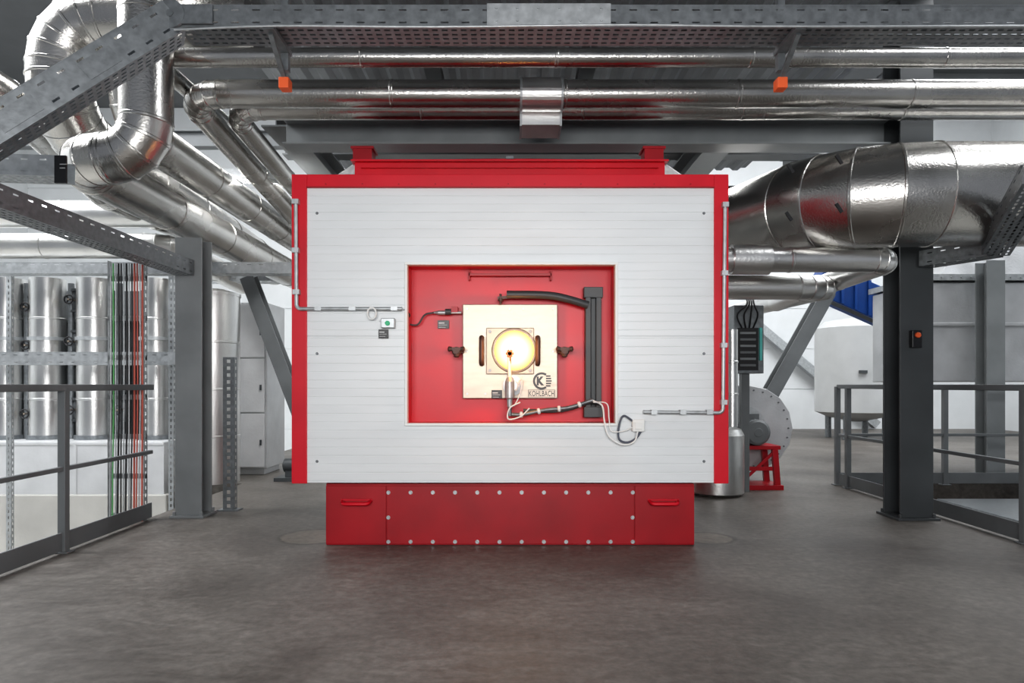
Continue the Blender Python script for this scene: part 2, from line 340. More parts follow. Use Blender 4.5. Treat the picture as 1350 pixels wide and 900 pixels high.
pipe_run([W(390,264,4.57),W(391,407,4.57),W(530,407,4.57)],.013).obj('tube',galvL,tl)
for px,py,v in ((390,266,1),(390,330,1),(391,385,1),(420,407,0),(465,407,0),(520,407,0)):
    q=W(px,py,4.57); MB().box(q.x-.022,q.x+.022,4.55,4.6,q.z-.012 if not v else q.z-.016,q.z+.012 if not v else q.z+.016).obj('clip',galvL,tl)
tr=thing('panel_conduit',W(954,543,4.57),'thin grey conduit running down the furnace edge to a box','conduit')
pipe_run([W(956,268,4.57),W(953,544,4.57),W(848,543,4.57)],.013).obj('tube',galvL,tr)
for px,py in ((956,270),(955,360),(954,455),(954,530),(935,543),(900,543),(862,543)):
    q=W(px,py,4.57); MB().box(q.x-.02,q.x+.02,4.55,4.6,q.z-.016,q.z+.016).obj('clip',galvL,tr)
mb=MB(); q=W(490,413,4.56); mb.tube([q+V((math.cos(a/10*2*math.pi)*.03,0,math.sin(a/10*2*math.pi)*.04)) for a in range(11)],.006,8); mb.obj('cable',whiteP,label='coiled white cable loop beside the push button box',cat='cable')
pb=thing('push_button_box',W(511,426,4.57),'grey control box with a green push button on the furnace','switch')
mb=MB(); B(mb,502,520,419,432,4.55,4.6); mb.obj('housing',galvL,pb,bevel=.004)
q=W(511,426,4.55); MB().lathe((q.x,4.55,q.z),(0,-1,0),[(0,.016),(.012,.016),(.014,.012)],16).obj('button',M('green_button',(.02,.45,.2),0,.4),pb,'green round push button')
def tag(px0,px1,py0,py1,y,label):
    th=thing('name_plate',W((px0+px1)/2,py1,y),label,'sign')
    mb=MB(); B(mb,px0,px1,py0,py1,y,y+.006); mb.obj('plate',black2,th,bevel=.001)
    mb=MB(); w=px1-px0
    for k,(f,hh) in enumerate(((.5,1.3),(.72,.5),(.6,.5))):
        py=py0+3+k*3.0; mb.box(X(px0+w*.1,y),X(px0+w*(.1+f),y),y-.0015,y,Z(py+hh,y),Z(py,y))
    mb.obj('lettering',shellm,th); return th
tag(499,512,434,446,4.59,'black name plate below the green push button')
tag(577,592,422,433,4.765,'black name plate on the red recess')
tag(648,662,514,525,4.712,'black name plate on the stainless inspection door')
sn=thing('pressure_sensor',W(580,411,4.72),'small metal sensor with cable mounted in the red recess','sensor')
MB().lathe(W(572,412,4.72),(1,0,0),[(0,.008),(.02,.012),(.03,.016),(.10,.016),(.11,.010),(.19,.010)],14).obj('stem',galvL,sn)
q=W(587,411,4.72); MB().lathe(q,(1,0,-.0),[(0,.022),(.04,.022)],14).obj('head',paintD,sn)
q=W(598,408,4.72); MB().box(q.x-.015,q.x+.03,4.70,4.76,q.z-.02,q.z+.02).obj('bracket',redD,sn)
cable([W(532,408,4.6),W(540,415,4.66),W(536,425,4.7),W(550,428,4.72),(W(560,415,4.72)),W(572,412,4.72)],.006,paintD,'dark sensor cable hanging in the recess')
q=W(714,502,4.719)
lg=thing('maker_emblem',(q.x,4.719,W(714,518,4.719).z),'black ringed letter K emblem with company name on steel door','logo')
mb=MB(); c=V((q.x,4.7165,q.z)); n=40; ro,ri=.060,.045
vs=[]; 
for i in range(n):
    a=2*math.pi*i/n; d=V((math.cos(a),0,math.sin(a))); vs+=[c+d*ro,c+d*ri]
mb.add(vs,[(2*i,2*i+1,(2*i+3)%(2*n),(2*i+2)%(2*n)) for i in range(n) if not (34<=i or i<=5)])
for k in (-.034,-.017,0,.017,.034):
    mb.box(c.x+.03,c.x+.070-abs(k)*.25,c.y-.0005,c.y+.001,c.z+k-.005,c.z+k+.005)
mb.obj('ring',black2,lg); text('letter','K',.052,.062,(c.x-.008,4.716,c.z),black2,lg,.06)
w=W(714,518.5,4.718); mb=MB(); hw,hh=.094,.026
for a,b,c_,d in ((-hw,hw,hh-.003,hh),(-hw,hw,-hh,-hh+.003),(-hw,-hw+.003,-hh,hh),(hw-.003,hw,-hh,hh)): mb.box(w.x+a,w.x+b,4.7165,4.7175,w.z+c_,w.z+d)
mb.obj('name_border',black2,lg)
text('company_name','KOHLBACH',.174,.037,(w.x,4.7160,w.z),black2,lg,.012,1.08)
# base
yb=4.69
mb=MB(); mb.box(X(430,yb),X(915,yb),yb,7.2,.0,Z(637,yb)+.0)
mb.box(X(430,yb),X(510,yb)-.004,yb-.008,yb,.008,Z(640,yb)); mb.box(X(510,yb),X(836,yb),yb-.008,yb,.008,Z(640,yb)); mb.box(X(836,yb)+.004,X(915,yb),yb-.008,yb,.008,Z(640,yb))
base=mb.obj('base',redD,fur,'deep red steel base box',bevel=.003)
bp=[]
for i in range(12): x=512+i*29.3; bp+=[(x,649),(x,714)]
bp+=[(512,682),(834,682)]
b0_=None
for px,py in bp:
    p=W(px,py,yb-.008)
    if b0_ is None:
        b0_=MB().lathe((p.x,yb-.006,p.z),(0,-1,0),[(0,.014),(.003,.014),(.0031,.009),(.012,.008)],12).obj('bolt',galvL,base); off=WL[b0_.name]-p
    else:
        o=b0_.copy(); col.objects.link(o); fin(o,p+off,base)
for px0,px1 in ((452,489),(856,893)):
    p0=W(px0,660,yb-.008); p1=W(px1,660,yb-.008)
    mb=MB(); mb.tube(round_path([p0,p0+V((0.01,-.06,-.012)),p1+V((-.01,-.06,-.012)),p1],.025,5),.012,10); mb.bar(p0+V((-.01,-.004,.008)),p1+V((.01,-.004,.008)),.01,.012); mb.obj('handle',red,base,'red lifting handle')
for a,b in ((-1.33,-1.15),(1.15,1.33)): MB().box(a,b,5.0,6.9,0.3,.42).obj('bracket',paintD,fur)
yr=5.35
mb=MB(); xl,xr=X(472,yr),X(872,yr)
mb.box(xl,xr,yr,yr+1.6,2.70,2.80); 
n=24; vs=[]
for i in range(n+1):
    u=i/n; x=xl+.1+(xr-xl-.2)*u; z=2.80+.05*math.sin(math.pi*u)**.5; vs.append((x,z))
for (xa_,za),(xb_,zb) in zip(vs,vs[1:]):
    mb.add([(xa_,yr+.02,2.78),(xb_,yr+.02,2.78),(xb_,yr+.02,zb),(xa_,yr+.02,za),(xa_,yr+1.4,za),(xb_,yr+1.4,zb)],[(0,1,2,3),(3,2,5,4)])
    mb.bar((xa_,yr+.0,za+.005),(xb_,yr+.0,zb+.005),.06,.016)
for px in (478,862):
    x=X(px,yr); mb.box(x-.075,x+.075,yr-.01,yr+.14,2.70,2.95); mb.box(x-.09,x+.09,yr-.02,yr+.16,2.945,2.965)
mb.obj('roof_frame',redD,fur,'red flanged roof cover frame',bevel=.003)
yf=4.93; xl,xr=X(468,yf),X(876,yf)
mb=MB(); mb.box(xl,xr,yf-.01,yf+.012,2.52,2.70); mb.box(xl-.02,xr+.02,yf-.05,yf+.02,2.70,2.712); mb.box(xl+.05,xr-.05,yf-.04,yf-.01,2.655,2.665)
mb.obj('roof_flange',red,fur,'red roof edge flange',bevel=.002)
MB().bar((-.03,yr-.05,2.86),(.03,yr-.05,2.86),.03,.02).obj('lifting_lug',galv,fur)
# ------------------------------------------------------------------ structural steel
def beam(a,b,w,h,label,up=None,m=None,name='steel_beam',g=None,extra=None):
    mb=MB().hbeam(a,b,w,h,up)
    if extra: extra(mb)
    return mb.obj(name,m or paint,label=label,cat='beam' if name!='steel_column' else 'column',group=g,bevel=.002)
def foot(x,y,w=.34):
    def f(mb): mb.box(x-w/2,x+w/2,y-w/2,y+w/2,0,.02); [mb.cyl((x+i*w*.4,y+j*w*.4,.02),(x+i*w*.4,y+j*w*.4,.05),.014,6) for i in (-1,1) for j in (-1,1)]
    return f
beam((3.31,5.68,.02),(3.31,5.68,4.3),.27,.26,'dark grey steel H section column beside the railing',up=(0,1,0),name='steel_column',m=paintD,extra=foot(3.31,5.68))
beam((-2.66,5.75,.02),(-2.66,5.75,2.32),.22,.20,'grey steel H section column at the end of the railing',up=(0,1,0),name='steel_column',m=paintL,extra=foot(-2.66,5.75,.28))
beam((-1.88,5.75,3.2),(3.15,5.75,3.2),.22,.22,'long grey steel crossbeam above the furnace',m=paintL)
for x in (-2.02,1.98): beam((x,5.9,3.45),(x,12,3.45),.26,.24,'grey steel beam running over the furnace',m=paint,g='overhead steel beams')
for y in (6.3,7.6,9.6): beam((-2.5,y,3.75),(3.4,y,3.75),.2,.24,'grey steel joist under the upper deck',m=paint,g='upper deck joists')
for x in (-.7,.7): beam((x,5.9,4.0),(x,10,4.0),.14,.14,'narrow grey steel joist under the upper deck',m=paint,g='upper deck joists')
mb=MB(); x=-2.6; k=0
while x<3.5:
    a=.04 if k%2 else 0; b=0 if k%2 else .04
    mb.add([(x,4.3,4.3+a),(x+.05,4.3,4.3+b),(x+.05,10.2,4.3+b),(x,10.2,4.3+a)],[(0,1,2,3)]); mb.add([(x+.05,4.3,4.3+b),(x+.12,4.3,4.3+b),(x+.12,10.2,4.3+b),(x+.05,10.2,4.3+b)],[(0,1,2,3)]); x+=.12;k+=1
mb.obj('upper_deck',deckm,label='dark corrugated steel deck above the furnace',cat='platform')
for y,z in ((6.6,3.98),(9.0,3.95),(12.0,5.2)): beam((3.6,y,z),(11.9,y,z),.2,.28,'grey steel beam crossing the hall beside the deck',m=paint,g='hall crossbeams')
beam((-11.9,12,5.4),(-2.9,12,5.4),.2,.28,'grey steel beam crossing the hall beside the deck',m=paint,g='hall crossbeams')
MB().hbeam(W(328,366,8.2),W(425.6,622,8.2),.16,.18,(0,1,0)).obj('diagonal_brace',paint,label='dark grey diagonal steel brace behind the furnace',cat='brace',group='diagonal braces')
MB().hbeam(W(1090,385,9.0),W(960,617,9.0),.18,.18,(0,1,0)).obj('diagonal_brace',paint,label='dark grey diagonal steel brace behind the furnace',cat='brace',group='diagonal braces')
MB().bar(W(1000,430,16.8),W(1155,560,16.8),.2,.2).obj('diagonal_brace',galvL,label='thin light diagonal brace against the white wall',cat='brace')
MB().hbeam(W(1305,345,7.7),V(((1305-672)/900*7.7,7.7,0)),.2,.2,(0,1,0)).obj('steel_column',paintL,label='light grey steel column beside the clad duct box',cat='column')
# ------------------------------------------------------------------ railings
def railing(pts,label,posts,top=1.08,base=(0,0,0)):
    th=thing('railing',base,label,'railing'); a,b=V(pts[0]),V(pts[1])
    MB().bar(a+V((0,0,top)),b+V((0,0,top)),.05,.045).obj('top_rail',paint,th,bevel=.006)
    MB().bar(a+V((0,0,.55)),b+V((0,0,.55)),.03,.03).obj('middle_rail',paint,th,bevel=.004)
    MB().bar(a+V((0,0,.075)),b+V((0,0,.075)),.012,.12).obj('toe_board',paint,th,bevel=.002)
    for f in posts:
        p=a+(b-a)*f; mb=MB(); mb.bar(p,p+V((0,0,top)),.05,.05,(0,1,0)); mb.box(p.x-.05,p.x+.05,p.y-.04,p.y+.04,0,.01); mb.obj('post',paint,th,bevel=.003)
railing([(-2.86,-1.0,0),(-2.94,5.6,0)],'grey steel railing guarding the gallery edge',[.0,.24,.52,.83],base=(-2.9,2.3,0))
railing([(3.53,1.2,0),(3.6,7.45,0)],'grey steel railing guarding the gallery edge beside the column',[.0,.29,.565,.76,.97],base=(3.56,4.3,0))
railing([(3.6,7.5,0),(9.5,7.5,0)],'grey steel railing along the rear gallery edge',[.0,.2,.4,.6,.8,1],base=(6.5,7.5,0))
# ------------------------------------------------------------------ cable trays
A=V((-1.76,3.7,2.985)); 
t1=thing('cable_tray',(1.5,3.7,2.98),'long perforated galvanised cable tray spanning above the furnace','cable tray')
MB().tray(A,V((4.6,3.7,2.985)),.2,.115).obj('tray_channel',galv,t1)
mb=MB(); p=W(642,20,3.6); q=W(805,20,3.6); mb.box(p.x,q.x,3.59,3.598,2.99,3.105)
for k in range(6): x=p.x+.05+(q.x-p.x-.1)*k/5; [mb.lathe((x,3.59,z),(0,-1,0),[(0,.008),(.006,.007)],8) for z in (3.015,3.08)]
mb.obj('splice_plate',galvL,t1,'lighter galvanised splice plate')
for px in (367,1040):
    x=X(px,3.72); mb=MB(); mb.bar((x,3.84,3.35),(x,3.84,2.86),.04,.04,(0,1,0)); mb.box(x-.03,x+.03,3.56,3.86,2.955,2.98); mb.bar((x,3.60,2.95),(x,3.84,2.80),.025,.02); mb.obj('support_strut',galv,t1)
    MB().box(x-.028,x+.028,3.80,3.87,2.755,2.815).obj('end_cap',orange,t1,'orange plastic end cap',bevel=.004)
t2=thing('cable_tray',W(120,110,3.5),'perforated galvanised cable tray sloping down from the overhead tray','cable tray')
C2=V((-2.62,3.25,2.08))
MB().tray(A,C2,.2,.16).obj('tray_channel',galv,t2)
mb=MB(); mb.cyl((A.x-.02,3.575,A.z+.06),(A.x-.02,3.592,A.z+.06),.075,20); mb.bar(A+V((-.05,-.115,.06)),A+V((.2,-.115,.06)),.01,.10,(0,0,1)); mb.lathe((A.x-.02,3.578,A.z+.06),(0,-1,0),[(0,.02),(.01,.02)],6); mb.obj('pivot_joint',galv,t2,'round pivot joint plate')
dv=(C2-A); 
for f0,f1 in ((.28,.42),(.62,.78)):
    a=A+dv*f0+V((0,-.112,.05)); b=A+dv*f1+V((0,-.112,.05)); 
    MB().bar(a,b,.008,.09).obj('splice_plate',galv,t2)
for k in range(5):
    z=3.02+.012*(k%2); y=3.64+.03*k
    cable([(-1.7,y,z),(0,y+.005,z+.004),(1.5,y-.004,z),(4.5,y,z)],.010,black if k%2 else galv,'long cable lying in the overhead cable tray',g='overhead tray cables',n=4)
cable([(-1.75,3.56,2.95),(-1.2,3.55,2.965),(-.4,3.55,2.96),(.6,3.55,2.97),(1.6,3.55,2.962),(4.4,3.55,2.97)],.006,galvL,'thin pale cable strapped beneath the overhead tray',n=4)
mb=MB(); mb.tray((-2.66,1.5,2.0),(-2.68,5.62,2.0),.16,.12); mb.obj('cable_tray',galv,label='perforated galvanised cable tray running beside the column',cat='cable tray')
mb=MB(); mb.tray(W(-120,232,4.1),W(86,238,4.1),.18,.12); 
mb.obj('cable_tray',galvL,label='short perforated galvanised cable tray ending in a black label',cat='cable tray')
np_=thing('name_plate',W(83,225,4.0),'black name plate fixed at the end of a cable tray','sign')
MB().box(X(76,4.0),X(91,4.0),3.97,3.985,Z(243,4.0),Z(207,4.0)).obj('plate',black2,np_)
mb=MB(); [mb.box(X(79,3.97),X(79+l,3.97),3.967,3.97,Z(217+k*5,3.97),Z(216+k*5,3.97)) for k,l in enumerate((9,7))]; mb.obj('lettering',shellm,np_)
for a,b,y,h,l in ((-150,388,6.35,.10,'galvanised cable tray running past the top of the column'),(-150,240,6.6,.12,'low galvanised cable tray behind the railing')):
    py={6.35:362,6.6:481}[y]; mb=MB(); mb.tray(W(a,py,y),W(b,py,y),.16,h); mb.obj('cable_tray',galvL,label=l,cat='cable tray')
mb=MB(); mb.tray(W(300,238,6.6),W(385,240,6.6),.2,.08); mb.obj('cable_tray',galvL,label='short galvanised cable tray beside the insulated pipes',cat='cable tray')
mb=MB(); mb.tray(W(1222,352,5.5),W(1312,338,5.0),.18,.12); mb.tray(W(1312,338,5.0),W(1372,240,4.0),.18,.12); mb.obj('cable_tray',galv,label='perforated galvanised cable tray bending upward beside the column',cat='cable tray')
mb=MB(); mb.tray(W(240,372,9),W(390,372,9),.3,.12); mb.obj('cable_tray',galvL,label='galvanised cable tray far behind the column',cat='cable tray')
mb=MB(); 
for x in (-2.50,-2.40): mb.perf((x,5.95,0),V((0,0,1)),V((0,.06,0)).normalized(),1.34,.06,[(.35,.65)],.03,.06)
mb.perf((-2.50,5.95,0),V((0,0,1)),V((1,0,0)),1.34,.1,[(.35,.65)],.03,.06); mb.box(-2.54,-2.36,5.92,6.04,0,.012)
mb.obj('perforated_upright',galv,label='perforated galvanised upright standing beside the column',cat='post')
for px in (8,222):
    x=X(px,6.75); mb=MB()
    mb.perf((x,6.75,-2),V((0,0,1)),V((1,0,0)),4.2,.05,[(.35,.65)],.03,.06); mb.perf((x,6.75,-2),V((0,0,1)),V((0,1,0)),4.2,.04,[(.35,.65)],.03,.06); mb.perf((x+.05,6.75,-2),V((0,0,1)),V((0,1,0)),4.2,.04,[(.35,.65)],.03,.06)
    mb.obj('perforated_upright',galvL,label='slim perforated galvanised upright carrying the cable trays',cat='post',group='tray uprights')
lad=thing('cable_ladder',(-3.12,5.5,-.8),'vertical galvanised cable ladder beyond the railing','cable ladder')
for x in (-3.24,-2.95): MB().perf((x,5.5,-2.0),V((0,0,1)),V((0,1,0)),4.1,.06,[(.35,.65)],.03,.06).obj('side_rail',galvL,lad)
for k in range(13): MB().box(-3.24,-2.95,5.53,5.55,-1.9+k*.32,-1.86+k*.32).obj('rung',galvL,lad)
cm=[galvL,green,galvL,black,black,galvL,black,galvL,black,redc,redc,galvL,redc]
for i in range(13):
    x=-3.225+i*.0215; r=.0055+.002*(i%3==0); j=random.uniform(-.006,.006)
    MB().tube(smooth([(x,5.515,-2.0),(x+j,5.51,0),(x-j,5.515,1.0),(x,5.515,2.08)],3),r,8).obj('cable',cm[i],label={id(green):'green cable strapped to the vertical cable ladder',id(redc):'red cable strapped to the vertical cable ladder',id(black):'black cable strapped to the vertical cable ladder'}.get(id(cm[i]),'grey cable strapped to the vertical cable ladder'),cat='cable',group='cables on the vertical ladder')
# ------------------------------------------------------------------ ducts overhead
duct('insulated_pipe',[W(1500,76,4.7),W(200,76,4.7),V((-2.5,6.2,3.4))],.064,'slim silver insulated pipe running above the furnace',seam=1.35,R=.12,e=.003)
def hp(y,py,r,lab,xe,zend,ye):
    z=Z(py,y); return duct('insulated_pipe',[(5.5,y,z),(xe,y,z),(xe,ye,zend)],r,lab,seam=1.25,R=.26,e=.004,nseg=5)
hp(5.05,124,.10,'silver insulated pipe spanning the furnace then turning back',-2.40,2.72,10)
hp(5.28,143,.085,'silver insulated pipe running behind its twin above the furnace',-2.17,2.80,10)
p=W(686,97,4.95); q=W(743,165,4.95); zc=Z(124,5.05)
ps=thing('pipe_sleeve',((p.x+q.x)/2,5.1,zc),'bright sheet metal sleeve wrapped around the overhead pipes','pipe cover')
n=20; L_=[]
for i in range(n+1):
    a=math.radians(100+i*(200/n)); L_.append((5.06+.118*math.cos(a),zc+.118*math.sin(a)))
L_=[(5.4,zc+.116)]+L_+[(5.12,zc-.2),(5.4,zc-.2)]
mb=MB()
for (ya,za),(yb_,zb_) in zip(L_,L_[1:]): mb.add([(p.x,ya,za),(q.x,ya,za),(q.x,yb_,zb_),(p.x,yb_,zb_)],[(0,1,2,3)],0,False)
mb.obj('wrap',aluB,ps)
for x in (p.x,q.x-.014):
    mb=MB()
    for (ya,za),(yb_,zb_) in zip(L_,L_[1:]):
        mb.bar((x+.007,ya,za),(x+.007,yb_,zb_),.016,.016,(1,0,0))
    mb.obj('edge_flange',galvL,ps)
duct('ventilation_duct',[V((-2.37,4.45,4.2)),V((-2.37,4.45,2.58)),V((-2.86,4.45,2.57)),V((-2.78,9.6,2.50))],.165,'large silver duct dropping and elbowing back along the hall',cat='duct',R=.25,seam=.9,nseg=4,e=.004)
duct('ventilation_duct',[V((-1.9,5.1,3.82)),V((-3.36,5.1,3.82)),V((-3.36,5.1,3.05)),V((-3.3,9.6,2.72))],.22,'large silver duct elbow turning down beside the cable tray',cat='duct',R=.36,seam=.9,nseg=5,e=.005)
duct('ventilation_duct',[V((-2.76,5.0,3.5)),V((-2.76,5.0,2.98)),V((-2.70,9.8,2.93))],.16,'silver duct running back between the larger ducts',cat='duct',R=.28,seam=.9,nseg=4,e=.004)
duct('ventilation_duct',[W(-160,60,4.6),W(-10,110,4.9),V((-3.9,6.6,2.95)),V((-3.8,10,2.95))],.15,'silver duct slanting behind the cable tray',cat='duct',R=.5,seam=.9,nseg=4,e=.004)
duct('insulated_pipe',[W(-200,282,7.2),W(225,282,7.2)],.14,'horizontal silver insulated pipe behind the cable trays',seam=1.0,mat=aluB)
duct('insulated_pipe',[W(-200,324,7.6),W(225,324,7.6),V((-3.72,9.5,2.5))],.14,'lower horizontal silver insulated pipe behind the cable trays',seam=1.0,mat=aluB,R=.3)
duct('exhaust_duct',[V((6.5,5.0,2.49)),V((2.52,5.0,2.49)),V((1.95,6.9,2.62)),V((1.9,8.5,2.62))],.372,'very large silver exhaust duct curving behind the furnace',cat='duct',R=.75,seam=.92,nseg=4,n=48,e=.006,rad=lambda t:.372-.10*max(0,min(1,(t-.62)/.3)))
for px,py in ((1106,210),(1106,274),(1040,285),(1042,222)):
    q=W(px,py,4.72 if px>1100 else 4.9); MB().bar(q+V((-.02,0,.03)),q+V((.02,0,-.03)),.02,.015,(0,1,0)).obj('toggle_latch',black,label='small dark toggle latch on the large duct',cat='latch',group='duct toggle latches')
th=thing('insulated_pipe',(2.3,5.25,2.09),'silver insulated pipe leaving the furnace side and turning back','pipe')
duct_mesh(MB(),[(1.50,5.25,2.06),(2.93,5.25,2.06),(2.93,7.5,2.0)],.095,R=.13,seam=.8,nseg=4,e=.004).obj('pipe_run',aluB,th)
MB().lathe((1.70,5.25,2.06),(1,0,0),[(0,.09),(.0,.115),(.29,.115),(.29,.09)],32).obj('flange_cover',aluB,th)
duct('insulated_pipe',[(1.50,5.9,1.94),(2.72,5.9,1.94),(3.15,6.9,2.06),(3.1,9.5,2.1)],.105,'silver insulated pipe curving back behind the column',seam=.8,R=.35,mat=aluB)
# ------------------------------------------------------------------ left machinery
MB().box(-9,-3.8,7.55,12,-2,-.12).obj('concrete_plinth',conc,label='pale concrete plinth below the clad box',cat='plinth',bevel=.01)
mb=MB(); mb.box(-8.6,-3.85,7.6,9.4,-.12,.46)
for x in [-8.6+.75*i for i in range(7)]: mb.box(x,x+.03,7.592,7.6,-.12,.46)
mb.box(-8.6,-3.85,7.59,7.6,.43,.462)
mb.obj('clad_box',cladw,label='long silver sheet clad box on a concrete plinth',cat='box',bevel=.008)
for i,px in enumerate((-50,10,63,125,207)):
    x=X(px,8.1); th=thing('filter_column',(x,8.1,.46),'vertical silver insulated filter column standing on the clad box','column','vertical insulated columns')
    duct_mesh(MB(),[(x,8.1,.46),(x,8.1,2.35)],.19 if i!=4 else .15,seam=.45,e=.005).obj('jacket',aluB,th)
    MB().lathe((x,8.1,.46),(0,0,1),[(0,.215),(.05,.215)],32).obj('bottom_flange',galv,th)
    MB().lathe((x,8.1,1.62),(0,0,1),[(0,.205),(.04,.205)],32).obj('clamp_band',galvL,th)
def valve(px,py,y,r=.05):
    p=W(px,py,y); th=thing('gate_valve',p,'small dark gate valve with a round handwheel','valve','gate valves')
    MB().lathe(p+V((0,.1,-.14)),(0,0,1),[(0,.06),(.03,.06),(.03,.035),(.1,.05),(.18,.05),(.25,.035),(.25,.06),(.28,.06)],16).obj('valve_body',paintD,th)
    MB().cyl(p+V((0,.1,0)),p+V((0,-.06,0)),.012,8).obj('spindle',steel,th)
    mb=MB(); mb.tube([p+V((math.cos(a*math.pi/8)*r,-.05,math.sin(a*math.pi/8)*r)) for a in range(17)],.009,8)
    for a in range(3): d=V((math.cos(a*2.09)*r,0,math.sin(a*2.09)*r)); mb.bar(p+V((0,-.05,0)),p+V((0,-.05,0))+d,.012,.012)
    mb.obj('handwheel',black,th)
for px,py in ((36,405),(94,395),(37,455),(95,540),(36,545),(158,540),(94,450)): valve(px,py,8.0)
for px in (36,94,158):
    x=X(px,8.1); MB().tube([(x,8.1,.46),(x,8.1,2.3)],.035,12).obj('thin_pipe',galv,label='thin galvanised riser between the insulated columns',cat='pipe',group='thin risers')
mb=MB(); mb.box(-8.4,-3.9,8.75,8.85,.46,2.3)
for x in [-8.3+.4*i for i in range(11)]: mb.box(x,x+.06,8.68,8.75,.46,2.3)
for z in (.9,1.4,1.9): mb.box(-8.4,-3.9,8.66,8.75,z,z+.08)
mb.obj('equipment_frame',paintD,label='dark steel equipment frame behind the insulated columns',cat='frame')
for px in (30,88,150):
    x=X(px,8.5); MB().box(x-.1,x+.1,8.5,8.66,1.0,1.3).obj('terminal_box',paintL,label='small grey terminal box on the equipment frame',cat='box',group='terminal boxes',bevel=.006)
def clad_cabinet(x0,x1,y0,y1,z0,z1,label,nd=2):
    th=thing('clad_cabinet',((x0+x1)/2,(y0+y1)/2,z0),label,'cabinet'); mb=MB().box(x0,x1,y0,y1,z0+.08,z1); mb.box(x0+.05,x1-.05,y0+.05,y1-.05,z0,z0+.08); mb.obj('body',cladg,th,bevel=.008)
    h=(z1-z0-.1)/nd
    for i in range(nd):
        mb=MB().box(x0+.03,x1-.03,y0-.015,y0,z0+.1+i*h,z0+.08+(i+1)*h); mb.obj('panel',cladw,th,bevel=.004)
        MB().box(x1-.08,x1-.06,y0-.035,y0-.015,z0+.1+i*h+h*.4,z0+.1+i*h+h*.5).obj('handle',paintD,th)
clad_cabinet(-3.6,-2.95,8.3,8.95,0,2.1,'tall silver sheet clad cabinet standing beside the furnace',3)
th=thing('round_tank',(-3.38,7.7,0),'tall round silver clad tank standing near the column','tank')
duct_mesh(MB(),[(-3.36,7.75,0),(-3.36,7.75,2.1)],.28,seam=.55,n=48).obj('shell',aluB,th); MB().lathe((-3.36,7.75,2.1),(0,0,1),[(0,.29),(.03,.29),(.08,.12)],40).obj('lid',aluB,th)
mo=thing('electric_motor',(-2.5,7.9,0),'small dark electric motor on a plate at floor level','motor')
MB().box(-2.68,-2.3,7.75,8.05,0,.04).obj('base_plate',paintD,mo)
MB().lathe((-2.62,7.9,.17),(1,0,0),[(0,.04),(.02,.08),(.2,.08),(.24,.05)],20).obj('casing',paintD,mo); MB().box(-2.58,-2.42,7.84,7.96,.04,.11).obj('foot',paintD,mo)
# ------------------------------------------------------------------ right machinery
bl=thing('fan_blower',(2.62,7.4,0),'grey radial fan blower with electric motor on a red stand','fan')
cx,cz=2.66,.62
mb=MB(); P=[]
for i in range(9):
    a=math.radians(-90+i*(180/8)); P.append((cx+.47*math.cos(a),cz+.47*math.sin(a)))
P+= [(cx-.35,cz+.47),(cx-.55,cz+.3),(cx-.55,cz-.3),(cx-.3,cz-.46)]
n=len(P); y0,y1=7.55,7.95
mb.add([(x,y0,z) for x,z in P]+[(x,y1,z) for x,z in P],[tuple(range(n))[::-1],tuple(range(n,2*n))]+[(i,(i+1)%n,n+(i+1)%n,n+i) for i in range(n)])
hs=mb.obj('housing',cladg,bl,'light grey scroll housing',bevel=.006)
for i in range(13): 
    a=math.radians(-85+i*170/12); MB().lathe((cx+.42*math.cos(a),7.55,cz+.42*math.sin(a)),(0,-1,0),[(0,.010),(.01,.010)],6).obj('bolt',paint,hs)
MB().lathe((cx-.08,7.55,cz),(0,-1,0),[(0,.25),(.015,.25),(.016,.22)],36).obj('inlet_ring',galvL,bl)
mb=MB(); mb.lathe((cx-.06,7.53,cz-.02),(0,-1,0),[(0,.10),(.08,.13),(.30,.13),(.31,.135),(.37,.135),(.39,.11),(.395,.05),(.40,.04)],28)
for k in range(16):
    a=k*2*math.pi/16; d=V((math.cos(a),0,math.sin(a))); mb.bar(V((cx-.06,7.45,cz-.02))+d*.135,V((cx-.06,7.24,cz-.02))+d*.135,.006,.02,(d.z,0,-d.x))
mb.box(cx-.11,cx,7.28,7.42,cz+.10,cz+.17); mb.obj('motor',paint,bl,'dark grey finned electric motor')
mb=MB()
mb.box(cx-.28,cx+.18,7.15,7.5,.42,.46)
for sx in (-1,1):
    xx=cx-.05+sx*.17; mb.bar((xx,7.17,.42),(xx+sx*.03,7.17,.04),.06,.05,(0,1,0)); mb.bar((xx,7.47,.42),(xx+sx*.03,7.47,.04),.06,.05,(0,1,0))
mb.bar((cx-.22,7.17,.08),(cx+.12,7.17,.4),.03,.02,(0,1,0)); mb.box(cx-.28,cx+.2,7.12,7.5,0.0,.05); mb.box(cx-.22,cx+.1,7.15,7.18,.2,.24); mb.obj('stand',redD,bl,'red steel stand',bevel=.003)
MB().lathe((2.08,6.85,.0),(0,0,1),[(0,.1),(.0,.22),(.03,.26),(.6,.26),(.66,.23),(.70,.12)],36).obj('round_vessel',aluB,label='rounded silver clad vessel tucked behind the furnace edge',cat='vessel')
ce=thing('control_unit',W(985,460,6.6),'grey control unit with dark circuit board and wiring','control box')
p=W(968,402,6.9); q=W(1007,492,6.9); MB().box(p.x,q.x,6.6+.3,7.2,q.z,p.z).obj('housing',galv,ce,bevel=.006)
MB().box((p.x+q.x)/2-.04,(p.x+q.x)/2+.04,7.0,7.08,.0,q.z).obj('post',paint,ce)
a=W(973,432,6.88); b=W(1000,488,6.88); MB().box(a.x,b.x,6.885,6.9,b.z,a.z).obj('circuit_board',black,ce)
for k in range(6):
    z=b.z+.04+k*.065; MB().box(a.x+.02,b.x-.03,6.87,6.885,z,z+.022).obj('terminal_block',paintL if k%2 else paint,ce)
